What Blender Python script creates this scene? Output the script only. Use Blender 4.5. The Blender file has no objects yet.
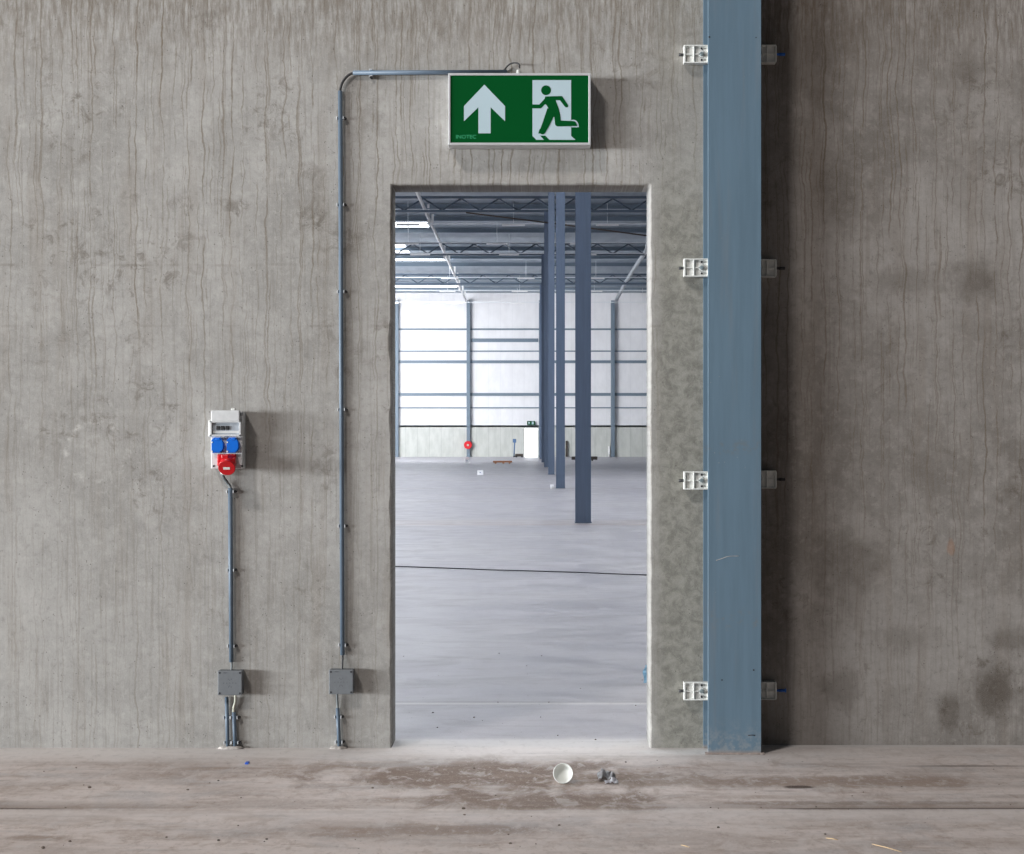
import bpy, bmesh, math, random
from mathutils import Vector, Matrix, noise as mnoise

random.seed(7)
C = bpy.context.scene.collection
K = 1.5
F = 1050.0 * K            # focal length in pixels of the 1024 wide frame
CX, CY = 530.0, 442.0 # vanishing point of the hall axis
H = 1.253             # eye height
WALL = 4.30 * K           # distance of the concrete wall

def PX(px, Y): return (px - CX) / F * Y
def PZ(py, Y): return H - (py - CY) / F * Y
def FY(py): return H * F / (py - CY)      # distance of a floor point

# ------------------------------------------------------------------ node helper
class NT:
    def __init__(s, name):
        s.m = bpy.data.materials.new(name); s.m.use_nodes = True
        s.t = s.m.node_tree; s.t.nodes.clear()
        s.out = s.t.nodes.new('ShaderNodeOutputMaterial')
        s.b = s.t.nodes.new('ShaderNodeBsdfPrincipled')
        s.t.links.new(s.b.outputs[0], s.out.inputs[0])
    def n(s, ty, **kw):
        nd = s.t.nodes.new(ty)
        for k, v in kw.items(): setattr(nd, k, v)
        return nd
    def put(s, sock, v):
        if isinstance(v, bpy.types.NodeSocket): s.t.links.new(v, sock)
        elif v is not None:
            if isinstance(v, (tuple, list)) and len(v) == 3 and len(sock.default_value) == 4: v = (*v, 1)
            sock.default_value = v
    def math(s, op, a, b=None, c=None, clamp=False):
        nd = s.n('ShaderNodeMath', operation=op, use_clamp=clamp)
        s.put(nd.inputs[0], a)
        if b is not None: s.put(nd.inputs[1], b)
        if c is not None: s.put(nd.inputs[2], c)
        return nd.outputs[0]
    def add(s, a, b): return s.math('ADD', a, b)
    def sub(s, a, b): return s.math('SUBTRACT', a, b)
    def mul(s, a, b): return s.math('MULTIPLY', a, b)
    def coords(s):
        tc = s.n('ShaderNodeTexCoord'); sp = s.n('ShaderNodeSeparateXYZ')
        s.t.links.new(tc.outputs['Object'], sp.inputs[0])
        s.P = tc.outputs['Object']; s.x, s.y, s.z = sp.outputs
        return s
    def vec(s, x=0.0, y=0.0, z=0.0):
        nd = s.n('ShaderNodeCombineXYZ')
        for i, v in enumerate((x, y, z)): s.put(nd.inputs[i], v)
        return nd.outputs[0]
    def noise(s, v, scale=1.0, detail=4.0, rough=.55, dist=0.0):
        nd = s.n('ShaderNodeTexNoise'); s.put(nd.inputs['Vector'], v)
        nd.inputs['Scale'].default_value = scale; nd.inputs['Detail'].default_value = detail
        nd.inputs['Roughness'].default_value = rough; nd.inputs['Distortion'].default_value = dist
        return nd.outputs[0]
    def voro(s, v, scale=1.0, feature='F1', rnd=1.0):
        nd = s.n('ShaderNodeTexVoronoi', feature=feature); s.put(nd.inputs['Vector'], v)
        nd.inputs['Scale'].default_value = scale; nd.inputs['Randomness'].default_value = rnd
        return nd.outputs[0]
    def ramp(s, v, a, b, lo=0.0, hi=1.0):     # smooth step a..b -> lo..hi
        nd = s.n('ShaderNodeMapRange', interpolation_type='SMOOTHSTEP')
        s.put(nd.inputs[0], v)
        for i, q in enumerate((a, b, lo, hi)): s.put(nd.inputs[i + 1], q)
        return nd.outputs[0]
    def mix(s, f, a, b, mode='MIX'):
        nd = s.n('ShaderNodeMix', data_type='RGBA', blend_type=mode)
        s.put(nd.inputs[0], f); s.put(nd.inputs[6], a); s.put(nd.inputs[7], b)
        return nd.outputs[2]
    def blob(s, u, v, cu, cv, ru, rv, nz, soft=.5, amp=.9):
        a = s.math('DIVIDE', s.sub(u, cu), ru); b = s.math('DIVIDE', s.sub(v, cv), rv)
        r = s.math('SQRT', s.add(s.mul(a, a), s.mul(b, b)))
        r = s.add(r, s.mul(s.sub(nz, .5), amp * 2))
        return s.ramp(r, 1.0, 1.0 - soft, 0.0, 1.0)
    def line(s, v, c, w, soft=None):          # 1 inside |v-c|<w
        d = s.math('ABSOLUTE', s.sub(v, c))
        return s.ramp(d, w + (soft or w), w, 0.0, 1.0)
    def bump(s, h, strength=.3, dist=.01):
        nd = s.n('ShaderNodeBump'); nd.inputs['Strength'].default_value = strength
        nd.inputs['Distance'].default_value = dist; s.put(nd.inputs['Height'], h)
        s.t.links.new(nd.outputs[0], s.b.inputs['Normal'])
    def fin(s, col, rough=.6, metal=0.0, spec=None):
        s.put(s.b.inputs['Base Color'], col); s.put(s.b.inputs['Roughness'], rough)
        s.b.inputs['Metallic'].default_value = metal
        if spec is not None: s.b.inputs['Specular IOR Level'].default_value = spec
        return s.m

def lin(r, g, b):
    f = lambda c: (c / 255 / 12.92) if c / 255 <= .04045 else ((c / 255 + .055) / 1.055) ** 2.4
    return (f(r), f(g), f(b))

def plain(name, col, rough=.5, metal=0.0, var=.12, scale=30.0, bump=0.0, spec=None):
    s = NT(name).coords()
    n = s.noise(s.P, scale, 5)
    c = s.mix(s.ramp(n, .3, .7), tuple(q * (1 - var) for q in col), tuple(min(1, q * (1 + var)) for q in col))
    if bump: s.bump(n, bump, .002)
    return s.fin(c, rough, metal, spec)

# ------------------------------------------------------------------ materials
def concrete(name, base, dark, brown, side):
    s = NT(name).coords(); x, z = s.x, s.z
    xz = s.vec(x, 0, z)
    big = s.noise(xz, 1.3, 5, .6); mid = s.noise(xz, 6, 6, .65); fine = s.noise(xz, 45, 4, .7)
    grain = s.noise(xz, 260, 3, .7)
    col = s.mix(s.ramp(big, .34, .66), dark, base)
    col = s.mix(s.mul(s.ramp(mid, .42, .68), .5), col, tuple(q * 1.22 for q in base))
    fl = s.noise(xz, 28, 6, .8, .3)
    col = s.mix(s.mul(s.ramp(fl, .5, .64), .35), col, tuple(q * 1.28 for q in base))
    col = s.mix(s.mul(s.ramp(fl, .46, .36), .38), col, tuple(q * .72 for q in dark))
    # fine vertical streaks left by the formwork and by water
    st = s.noise(s.vec(s.mul(x, 70), 0, s.mul(z, 2.2)), 1.0, 3, .6)
    st2 = s.noise(s.vec(s.mul(x, 9), 3, s.mul(z, .8)), 1.0, 4, .65)
    col = s.mix(s.mul(s.ramp(st, .5, .72), .3), col, tuple(q * .7 for q in brown))
    col = s.mix(s.mul(s.ramp(st2, .5, .68), .26), col, brown)
    # meandering drip lines, each with its own run
    w1 = s.noise(s.vec(s.mul(x, 3.5), 1, s.mul(z, 4.0)), 1.0, 2, .5)
    w2 = s.noise(s.vec(s.mul(x, 26), 2, s.mul(z, 17)), 1.0, 3, .6)
    xx = s.add(x, s.add(s.mul(s.sub(w1, .5), .055), s.mul(s.sub(w2, .5), .02)))
    def drips(freq, off, core, amt, cov):
        nonlocal col
        u = s.add(s.mul(xx, freq), off + 200); i_ = s.math('FLOOR', u); f_ = s.math('FRACT', u)
        wn = s.n('ShaderNodeTexWhiteNoise', noise_dimensions='1D'); s.put(wn.inputs['W'], i_)
        c_ = s.add(s.mul(wn.outputs[0], .6), .2)
        d = s.mul(s.math('ABSOLUTE', s.sub(f_, c_)), 1.0 / freq)
        l = s.ramp(d, core * 2.6, core * .5, 0.0, 1.0)
        run = s.noise(s.vec(s.mul(i_, 7.31), off, s.mul(z, 1.3)), 1.0, 6, .7)
        m = s.ramp(run, cov, cov + .09)
        hgt = s.ramp(s.add(z, s.mul(x, .25)), .3, 2.5, .32, 1.0)
        col = s.mix(s.mul(s.mul(s.mul(l, m), hgt), amt), col, (brown[0] * .68, brown[1] * .63, brown[2] * .52))
    drips(9.0, 5.3, .0019, .6, .46)
    drips(13.0, 17.7, .0015, .55, .465)
    drips(21.0, 31.1, .0013, .5, .475)
    drips(34.0, 47.9, .0011, .42, .49)
    # brown blotches, ragged
    rag = s.noise(xz, 16, 6, .75, .6); bl = s.noise(s.vec(x, 9, z), 2.6, 3, .5)
    blot = s.mul(s.ramp(rag, .5, .66), s.ramp(bl, .52, .66))
    col = s.mix(s.mul(blot, .6), col, tuple(q * .55 for q in brown))
    # denser dirt towards the top edge of the picture (water runs)
    topd = s.mul(s.ramp(z, 2.6, 3.1), s.ramp(s.noise(s.vec(s.mul(x, 58), 0, s.mul(z, 9)), 1, 5, .7), .36, .64))
    col = s.mix(s.mul(topd, .75), col, tuple(q * .75 for q in brown))
    nz = s.noise(xz, 9, 5, .65)
    if side == 'left':
        # ragged dark patches beside the conduit
        for (px, py, rx, ry, k) in ((335, 235, 34, 26, .5), (235, 205, 22, 14, .55), (182, 205, 16, 10, .5), (310, 195, 26, 50, .4),
                                    (128, 200, 12, 12, .4), (210, 20, 30, 18, .45), (330, 330, 30, 22, .4), (185, 240, 20, 12, .4),
                                    (395, 560, 10, 60, .4), (325, 460, 22, 30, .45), (75, 330, 40, 8, .3), (360, 110, 30, 60, .25)):
            b = s.blob(x, z, PX(px, WALL), PZ(py, WALL), rx * .0041, ry * .0041, nz, .7, 1.5)
            col = s.mix(s.mul(s.mul(b, s.ramp(rag, .42, .6)), k), col, tuple(q * .5 for q in brown))
        # faint pale ring and scuffs
        dx = s.sub(x, PX(96, WALL)); dz = s.sub(z, PZ(452, WALL))
        r = s.math('SQRT', s.add(s.mul(dx, dx), s.mul(dz, dz)))
        ring = s.mul(s.line(s.add(r, s.mul(s.sub(nz, .5), .05)), .125, .004, .016), s.ramp(s.noise(xz, 11, 5, .7), .48, .66))
        col = s.mix(s.mul(ring, .6), col, tuple(min(1, q * 1.7) for q in base))
        for yy, k in ((265, .3), (326, .25)):
            l = s.mul(s.line(s.add(z, s.mul(s.sub(w1, .5), .01)), PZ(yy, WALL), .002, .006), s.ramp(s.noise(xz, 4, 2), .45, .6))
            col = s.mix(s.mul(l, k), col, tuple(q * .6 for q in brown))
        # rougher grey-green mortar surface between the opening and the steel column
        near = s.ramp(s.add(x, s.mul(s.sub(nz, .5), .04)), .47, .56)
        near = s.mul(near, s.ramp(z, 2.55, 2.1, .35, 1.0))
        mort = s.mix(s.ramp(s.noise(xz, 22, 7, .72, .4), .34, .66), tuple(q * .4 for q in (base[0], base[1], base[2] * .9)),
                     tuple(q * .76 for q in (base[0], base[1] * 1.01, base[2] * .93)))
        col = s.mix(s.mul(near, .9), col, mort)
    else:
        for (px, py, rx, ry, k) in ((993, 690, 30, 42, .75), (948, 712, 17, 24, .6), (975, 282, 34, 34, .6), (905, 280, 60, 20, .35),
                                    (970, 75, 24, 30, .45), (835, 190, 40, 60, .3), (840, 690, 36, 30, .4), (850, 560, 50, 40, .35),
                                    (905, 640, 45, 20, .35), (800, 60, 50, 60, .4), (845, 590, 40, 60, .3), (1010, 640, 40, 16, .4)):
            b = s.blob(x, z, PX(px, WALL + .06), PZ(py, WALL + .06), rx * .0041, ry * .0041, nz, .8, .9)
            col = s.mix(s.mul(b, k), col, tuple(q * .45 for q in brown))
        b = s.blob(x, z, PX(955, WALL), PZ(548, WALL), .02, .05, nz, .5, 1.2)
        col = s.mix(s.mul(b, .35), col, lin(150, 100, 60))
    if side == 'left':      # shade painted into the colour of left jamb and soffit, lit right jamb spared
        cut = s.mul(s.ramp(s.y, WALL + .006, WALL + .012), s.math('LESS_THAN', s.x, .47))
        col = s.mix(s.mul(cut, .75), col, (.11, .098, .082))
    # pores and speckle
    po = s.voro(xz, 55, 'F1'); pm = s.ramp(s.noise(xz, 19, 2), .5, .62)
    pore = s.mul(s.ramp(po, .16, .08), pm)
    col = s.mix(s.mul(pore, .6), col, tuple(q * .3 for q in brown))
    col = s.mix(s.mul(s.ramp(fine, .45, .75), .3), col, tuple(q * .68 for q in base))
    col = s.mix(s.mul(s.ramp(grain, .5, .75), .35), col, tuple(min(1, q * 1.35) for q in base))
    hh = s.add(s.add(s.mul(mid, .5), s.mul(fine, .35)), s.add(s.mul(grain, .18), s.mul(pore, -.6)))
    s.bump(hh, .45, .006)
    return s.fin(col, .88, 0, .25)

BASE = (.372, .362, .345); DARK = (.29, .281, .265); BROWN = (.205, .168, .13)
M = {}
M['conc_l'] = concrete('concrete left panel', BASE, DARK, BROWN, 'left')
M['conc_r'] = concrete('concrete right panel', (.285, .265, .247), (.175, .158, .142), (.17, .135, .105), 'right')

def floor_mat():
    s = NT('power floated concrete floor').coords(); x, y = s.x, s.mul(s.y, 1 / K)
    xy = s.vec(x, y, 0)
    big = s.noise(xy, .55, 4, .55); mid = s.noise(s.vec(s.mul(x, .7), s.mul(y, 1.5), 0), 3.0, 6, .62, .8)
    fine = s.noise(xy, 24, 5, .7); grain = s.noise(xy, 150, 3, .7)
    long_ = s.noise(s.vec(s.mul(x, .8), s.mul(y, 3.6), 0), 1.6, 6, .65, .5)
    # hall side: cool pale grey screed
    hall = s.mix(s.ramp(mid, .35, .68), (.285, .274, .305), (.375, .36, .39))
    hall = s.mix(s.mul(s.ramp(big, .42, .62), .4), hall, (.4, .385, .39))
    hall = s.mix(s.mul(s.ramp(long_, .5, .62), .55), hall, (.27, .255, .27))
    # near side: the same concrete under brown dust
    near = s.mix(s.ramp(long_, .36, .6), (.48, .415, .385), (.64, .57, .54))
    near = s.mix(s.mul(s.ramp(mid, .5, .66), .5), near, (.4, .39, .4))
    nz = s.noise(xy, 4.2, 6, .68, .4); nz2 = s.noise(s.vec(s.mul(x, 2.2), s.mul(y, 7), 3), 2.2, 6, .7, .5)
    brown = (.24, .175, .135)
    def spot(px, py, wx, wy, k, c=brown, soft=.6, amp=1.1, n=None):
        nonlocal near
        Y = FY(py); b = s.blob(x, y, PX(px, Y), Y / K, wx * Y / F, wy, n or nz, soft, amp)
        near = s.mix(s.mul(b, k), near, c)
    spot(480, 774, 200, .24, .9, (.19, .13, .095)); spot(540, 800, 150, .16, .85, (.19, .13, .095)); spot(450, 830, 120, .06, .6); spot(420, 800, 120, .06, .55); spot(360, 765, 110, .05, .5)
    spot(650, 780, 140, .1, .65, (.21, .15, .11)); spot(850, 782, 200, .09, .7, (.25, .175, .13)); spot(560, 757, 130, .03, .4)
    spot(200, 775, 140, .05, .3, (.27, .2, .165)); spot(40, 838, 40, .03, .6); spot(220, 768, 60, .02, .4)
    spot(860, 803, 200, .025, .5, (.2, .16, .13)); spot(420, 812, 260, .02, .45); spot(180, 812, 120, .03, .5, (.26, .17, .13))
    spot(760, 797, 90, .03, .35, (.26, .18, .13)); spot(350, 835, 60, .03, .4)
    near = s.mix(s.mul(s.ramp(nz2, .5, .66), .55), near, (.36, .275, .225))
    pt = s.noise(s.vec(s.mul(x, 1.3), y, 5), 9, 6, .72, .5)
    near = s.mix(s.mul(s.ramp(pt, .52, .66), .42), near, (.31, .235, .19))
    near = s.mix(s.mul(s.ramp(pt, .47, .38), .5), near, (.62, .57, .55))
    pf = s.noise(s.vec(s.mul(x, 1.0), y, 7), 38, 5, .75)
    near = s.mix(s.mul(s.ramp(pf, .54, .68), .3), near, (.22, .175, .15))
    near = s.mix(s.mul(s.ramp(pf, .46, .36), .35), near, (.66, .62, .6))
    near = s.mix(s.mul(s.ramp(s.noise(s.vec(s.mul(x, 1.4), s.mul(y, 6), 8), 2.5, 6, .7), .55, .68), .5), near, (.52, .485, .47))
    # wetted dark patch and black smear
    spot(800, 787, 19, .02, .92, (.055, .03, .02), .4, .8); spot(778, 791, 26, .006, .6, (.08, .05, .04), .6, .2)
    spot(965, 766, 90, .018, .75, (.12, .1, .085), .9, .35); spot(860, 764, 120, .012, .3, (.15, .12, .1), .9, .3)
    # pale mortar dust along the foot of the wall
    e = s.add(y, s.mul(s.sub(nz, .5), .1))
    dust = s.mul(s.ramp(e, 4.05, 4.24), s.ramp(x, 2.2, .2, .25, 1.0))
    near = s.mix(s.mul(dust, .75), near, (.7, .665, .645))
    spot(690, 752, 70, .06, .8, (.8, .79, .78), .8, .5); spot(390, 765, 60, .05, .5, (.48, .46, .45), .8, .6)
    # expansion joint before the wall
    jy = s.add(y, s.mul(s.sub(s.noise(s.vec(s.mul(x, 1.5), 0, 0), 1, 2), .5), .012))
    j = s.mul(s.line(jy, FY(808.5) / K, .003, .007), s.math('MAXIMUM', s.ramp(x, -1.5, -1.75), s.ramp(x, .75, .95, .06, 1.0)))
    near = s.mix(s.mul(j, .85), near, (.06, .045, .035))
    jb = s.mul(s.mul(s.ramp(jy, FY(808.5) / K - .004, FY(808.5) / K + .004), s.ramp(jy, FY(808.5) / K + .1, FY(808.5) / K)), s.ramp(s.math('ABSOLUTE', s.add(x, .3)), .7, 1.5, .35, 1.0))
    near = s.mix(s.mul(jb, .6), near, (.19, .14, .11))
    pale = s.mul(s.ramp(jy, FY(808.5) / K - .005, FY(808.5) / K - .03), s.ramp(jy, FY(808.5) / K - .16, FY(808.5) / K - .04))
    near = s.mix(s.mul(pale, .55), near, (.66, .61, .59))
    f = s.ramp(s.add(y, s.mul(s.sub(nz, .5), .22)), 4.28, 4.5)
    col = s.mix(f, near, hall)
    thr = s.mul(s.line(s.add(y, s.mul(s.sub(nz, .5), .03)), 4.37, .03, .06), .6)
    col = s.mix(thr, col, (.6, .585, .575))
    # joints between the hall's slabs (at and between the column rows), dusty
    for Y, w, k, c in ((5.03, .01, .45, (.62, .6, .57)), (5.06, .008, .4, (.2, .19, .19)), (15.9, .03, .6, (.28, .2, .16)), (16.3, .3, .3, (.4, .32, .28)),
                       (22.1, .04, .4, (.25, .23, .22)), (28.2, .06, .6, (.22, .18, .16)), (34.2, .07, .4, (.25, .22, .2)),
                       (40.3, .1, .6, (.22, .19, .17)), (46.3, .12, .4, (.26, .24, .22)), (52.4, .14, .55, (.22, .2, .18)), (64.5, .2, .55, (.22, .2, .18)), (76.6, .25, .5, (.22, .2, .18))):
        l = s.line(y, Y, w, w * 1.5)
        col = s.mix(s.mul(s.mul(l, s.ramp(s.noise(s.vec(s.mul(x, 1.2), Y, 0), 1, 3), .3, .5, .5, 1.0)), k), col, c)
    # tyre and broom marks, grit
    bm = s.noise(s.vec(s.mul(x, 2.0), s.mul(y, 24), 0), 1, 4, .6)
    col = s.mix(s.mul(s.ramp(bm, .5, .72), .2), col, (.24, .22, .22))
    gr = s.voro(xy, 24, 'F1'); gm = s.ramp(s.noise(xy, 3.1, 2), .55, .68)
    col = s.mix(s.mul(s.mul(s.ramp(gr, .11, .05), gm), .7), col, (.1, .085, .075))
    col = s.mix(s.mul(s.ramp(fine, .5, .72), .22), col, (.2, .18, .165))
    col = s.mix(s.mul(s.ramp(grain, .52, .7), .25), col, (.6, .57, .55))
    s.bump(s.add(s.add(s.mul(mid, .5), s.mul(fine, .3)), s.add(s.mul(grain, .15), s.mul(j, -1.5))), .3, .006)
    rough = s.mix(f, (.85,) * 3, s.mix(s.ramp(mid, .4, .65), (.3,) * 3, (.5,) * 3))
    return s.fin(col, rough, 0, .4)
M['floor'] = floor_mat()

def steel_paint(name, col, scuff=False, rough=.42):
    s = NT(name).coords()
    v = s.noise(s.vec(s.mul(s.x, 30), s.mul(s.y, 30), s.mul(s.z, 2)), 1, 4, .6)
    c = s.mix(s.ramp(v, .3, .7), tuple(q * .93 for q in col), tuple(q * 1.06 for q in col))
    if scuff:
        nz = s.noise(s.P, 25, 5, .7)
        low = s.mul(s.ramp(s.z, .16, .02), s.ramp(nz, .42, .62))
        c = s.mix(s.mul(low, .45), c, lin(150, 150, 148))
        up = s.mul(s.line(s.z, .52 + .02, .01, .05), s.ramp(nz, .5, .65)); c = s.mix(s.mul(up, .3), c, lin(120, 110, 100))
        up = s.mul(s.line(s.z, 1.23, .01, .03), s.ramp(nz, .48, .62)); c = s.mix(s.mul(up, .35), c, lin(110, 105, 100))
        speck = s.mul(s.ramp(s.voro(s.vec(s.x, 0, s.z), 30), .08, .03), s.ramp(s.noise(s.P, 4, 2), .52, .62))
        c = s.mix(s.mul(speck, .5), c, lin(165, 160, 150))
        run = s.noise(s.vec(s.mul(s.x, 18), 0, s.mul(s.z, 1.2)), 1, 4, .6)
        c = s.mix(s.mul(s.ramp(run, .52, .72), .18), c, lin(125, 120, 118))
        c = s.mix(s.mul(s.ramp(s.z, .022, .004), .7), c, lin(150, 138, 130))
    return s.fin(c, rough, 0, .4)
M['col_blue'] = steel_paint('blue grey column paint', (.112, .172, .225), True)
M['hall_blue'] = steel_paint('blue grey hall steel paint', (.10, .135, .2))
M['truss'] = steel_paint('truss paint', (.08, .108, .145))
M['purlin'] = steel_paint('galvanised purlin', (.17, .22, .27), rough=.4)
M['conduit'] = plain('grey blue plastic conduit', lin(92, 108, 124), .5, var=.05)
M['black'] = plain('black rubber', (.02, .02, .022), .5)
M['greycable'] = plain('grey cable sheath', lin(105, 112, 115), .5, var=.08)
M['palecable'] = plain('pale cable sheath', lin(190, 190, 175), .5)
M['boxgrey'] = plain('grey junction box plastic', lin(108, 112, 116), .55, var=.06, scale=60)
M['clip'] = plain('pale grey clip plastic', (.5, .52, .54), .5, var=.05)
M['darkhole'] = plain('dark recess', (.025, .025, .03), .8)
M['whiteplas'] = plain('white bracket plastic', (.72, .73, .7), .45, var=.05)
M['zinc'] = plain('zinc plated steel', (.42, .5, .52), .35, .7)
M['bluplug'] = plain('blue plug plastic', (.01, .1, .42), .4)
M['alu'] = plain('brushed aluminium frame', (.66, .67, .68), .38, .35, var=.04)
M['signgreen'] = plain('sign green', (.0, .07, .014), .4, var=.03, scale=4, spec=.12)
M['signwhite'] = plain('sign pale face', lin(178, 198, 206), .4, var=.03, scale=5)
M['signtext'] = plain('sign maker mark', lin(60, 170, 120), .4, var=.02)
M['boxwhite'] = plain('pale grey socket housing', lin(205, 207, 208), .45, var=.05, scale=40)
M['windowgrey'] = plain('smoked breaker window', lin(165, 172, 180), .2, var=.08)
M['sockblue'] = plain('blue socket plastic', lin(4, 102, 205), .35, var=.05)
M['sockred'] = plain('red socket plastic', lin(190, 8, 22), .35, var=.06)
M['cup'] = plain('white paper cup', (.86, .88, .84), .5, var=.03)
M['rag'] = plain('grey crumpled foil', (.42, .42, .44), .55, var=.25, scale=60)
M['ragw'] = plain('pale crumpled paper', (.72, .72, .76), .6, var=.1, scale=60)
M['straw'] = plain('straw', lin(185, 160, 125), .7)
M['bluebit'] = plain('blue scrap', lin(40, 90, 190), .5)
M['grit'] = plain('grit', (.15, .12, .1), .9, var=.5, scale=8)
M['grout'] = plain('grey pink grout', (.3, .25, .225), .9, var=.2, scale=50)
M['mortar'] = plain('pale mortar', (.42, .39, .365), .9, var=.25, scale=50, bump=.5)
M['whitepipe'] = plain('white pipe', (.8, .8, .8), .4, var=.04)
M['greypipe'] = plain('grey pipe', (.26, .29, .32), .4, var=.1)
M['trunk'] = plain('white lighting trunking', (.7, .73, .76), .4, var=.05)
M['hosered'] = plain('red hose reel', lin(215, 10, 30), .4, var=.06)
M['plank'] = plain('wooden plank', lin(190, 130, 90), .7, var=.15, scale=12)
M['paper'] = plain('white card', (.85, .85, .86), .6, var=.03)
M['palesheet'] = plain('pale blue plastic sheet', lin(150, 185, 205), .4, var=.1)
M['darkboard'] = plain('dark brown board', (.06, .045, .035), .6)
M['machine'] = plain('blue grey machine paint', lin(80, 110, 150), .5)

def clad_mat():
    s = NT('white cladding sheet').coords()
    r = s.math('SINE', s.mul(s.x, 2 * math.pi / .33))
    n = s.noise(s.vec(s.mul(s.x, 2), 0, s.z), .8, 4, .6)
    c = s.mix(s.ramp(n, .3, .7), (.77, .77, .785), (.83, .83, .845))
    sm = s.mul(s.line(s.math('FRACT', s.mul(s.x, 1.0)), .5, .02, .03), .25)
    c = s.mix(s.mul(sm, .4), c, (.5, .5, .54))
    s.bump(r, .08, .01)
    return s.fin(c, .5, 0, .3)
M['clad'] = clad_mat()

def deck_mat():
    s = NT('galvanised roof deck').coords()
    n = s.noise(s.vec(s.mul(s.x, 1.2), s.mul(s.y, .4), 0), 1, 4, .6)
    c = s.mix(s.ramp(n, .3, .7), (.22, .27, .33), (.33, .385, .44))
    r = s.math('FRACT', s.mul(s.y, 1.0 / .9))
    c = s.mix(s.mul(s.line(r, .5, .08, .05), .45), c, (.2, .24, .28))
    return s.fin(c, .45, .2)
M['deck'] = deck_mat()

def plinth_mat():
    s = NT('far concrete plinth').coords()
    n = s.noise(s.vec(s.mul(s.x, 1.5), 0, s.mul(s.z, .5)), 1.5, 5, .65)
    c = s.mix(s.ramp(n, .3, .7), (.5, .515, .48), (.6, .61, .575))
    c = s.mix(s.mul(s.line(s.math('FRACT', s.mul(s.x, 1 / 1.0)), .5, .02, .02), .25), c, (.25, .26, .24))
    return s.fin(c, .8)
M['plinth'] = plinth_mat()

def glow(name, col, st):
    s = NT(name); s.b.inputs['Base Color'].default_value = (*col, 1)
    s.b.inputs['Emission Color'].default_value = (*col, 1); s.b.inputs['Emission Strength'].default_value = st
    s.b.inputs['Roughness'].default_value = .6
    return s.m
M['skylight'] = glow('translucent roof light', (.92, .96, 1.0), 5.0)
M['brightdoor'] = glow('daylight in the far doorway', (.95, .98, 1.0), 3.0)

# ------------------------------------------------------------------ mesh helpers
def add_box(bm, x0, x1, y0, y1, z0, z1, bevel=0.0, seg=2):
    vs = [bm.verts.new(p) for p in ((x0,y0,z0),(x1,y0,z0),(x1,y1,z0),(x0,y1,z0),(x0,y0,z1),(x1,y0,z1),(x1,y1,z1),(x0,y1,z1))]
    fs = [bm.faces.new([vs[i] for i in q]) for q in ((0,3,2,1),(4,5,6,7),(0,1,5,4),(1,2,6,5),(2,3,7,6),(3,0,4,7))]
    if bevel:
        es = {e for f in fs for e in f.edges}
        bmesh.ops.bevel(bm, geom=list(es), offset=bevel, segments=seg, affect='EDGES', profile=.5)

def frames(pts):
    out = []
    up = Vector((0, 0, 1))
    for i, p in enumerate(pts):
        a = pts[max(i - 1, 0)]; b = pts[min(i + 1, len(pts) - 1)]
        t = (b - a).normalized()
        u = t.cross(up)
        if u.length < .15: u = t.cross(Vector((0, 1, 0)))
        u.normalize(); v = u.cross(t).normalized()
        if out:
            pu = out[-1][0]; u = (pu - t * pu.dot(t)).normalized(); v = u.cross(t).normalized()
        out.append((u, v))
    return out

def add_tube(bm, pts, r, n=12, r_list=None, cap=True):
    pts = [Vector(p) for p in pts]; fr = frames(pts); rings = []
    for i, (p, (u, v)) in enumerate(zip(pts, fr)):
        rr = r_list[i] if r_list else r
        rings.append([bm.verts.new(p + (u * math.cos(a) + v * math.sin(a)) * rr) for a in (2 * math.pi * k / n for k in range(n))])
    for a, b in zip(rings, rings[1:]):
        for k in range(n):
            f = bm.faces.new((a[k], a[(k + 1) % n], b[(k + 1) % n], b[k])); f.smooth = True
    if cap:
        bm.faces.new(rings[0][::-1]); bm.faces.new(rings[-1])

def add_prism(bm, poly, y0, y1):      # polygon in x,z extruded along y
    a = [bm.verts.new((x, y0, z)) for x, z in poly]; b = [bm.verts.new((x, y1, z)) for x, z in poly]
    bm.faces.new(a); bm.faces.new(b[::-1])
    n = len(poly)
    for i in range(n): bm.faces.new((a[i], b[i], b[(i + 1) % n], a[(i + 1) % n]))

def smooth_path(pts, k=6):
    P = [Vector(p) for p in pts]; out = []
    for i in range(len(P) - 1):
        p0 = P[max(i - 1, 0)]; p1 = P[i]; p2 = P[i + 1]; p3 = P[min(i + 2, len(P) - 1)]
        for j in range(k):
            t = j / k
            out.append(.5 * ((2 * p1) + (-p0 + p2) * t + (2 * p0 - 5 * p1 + 4 * p2 - p3) * t * t + (-p0 + 3 * p1 - 3 * p2 + p3) * t ** 3))
    out.append(P[-1]); return out

def obj(name, bm, mat, parent=None, label=None, origin=None):
    bmesh.ops.recalc_face_normals(bm, faces=bm.faces)
    me = bpy.data.meshes.new(name)
    if origin is not None:
        bmesh.ops.translate(bm, verts=bm.verts, vec=-Vector(origin))
    bm.to_mesh(me); bm.free()
    me.materials.append(mat)
    o = bpy.data.objects.new(name, me); C.objects.link(o)
    if origin is not None: o.location = origin
    if parent is not None:
        o.parent = parent
        if origin is None: o.location = -parent.location   # meshes are written in world coordinates
    if label: o['label'] = label
    return o

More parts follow.
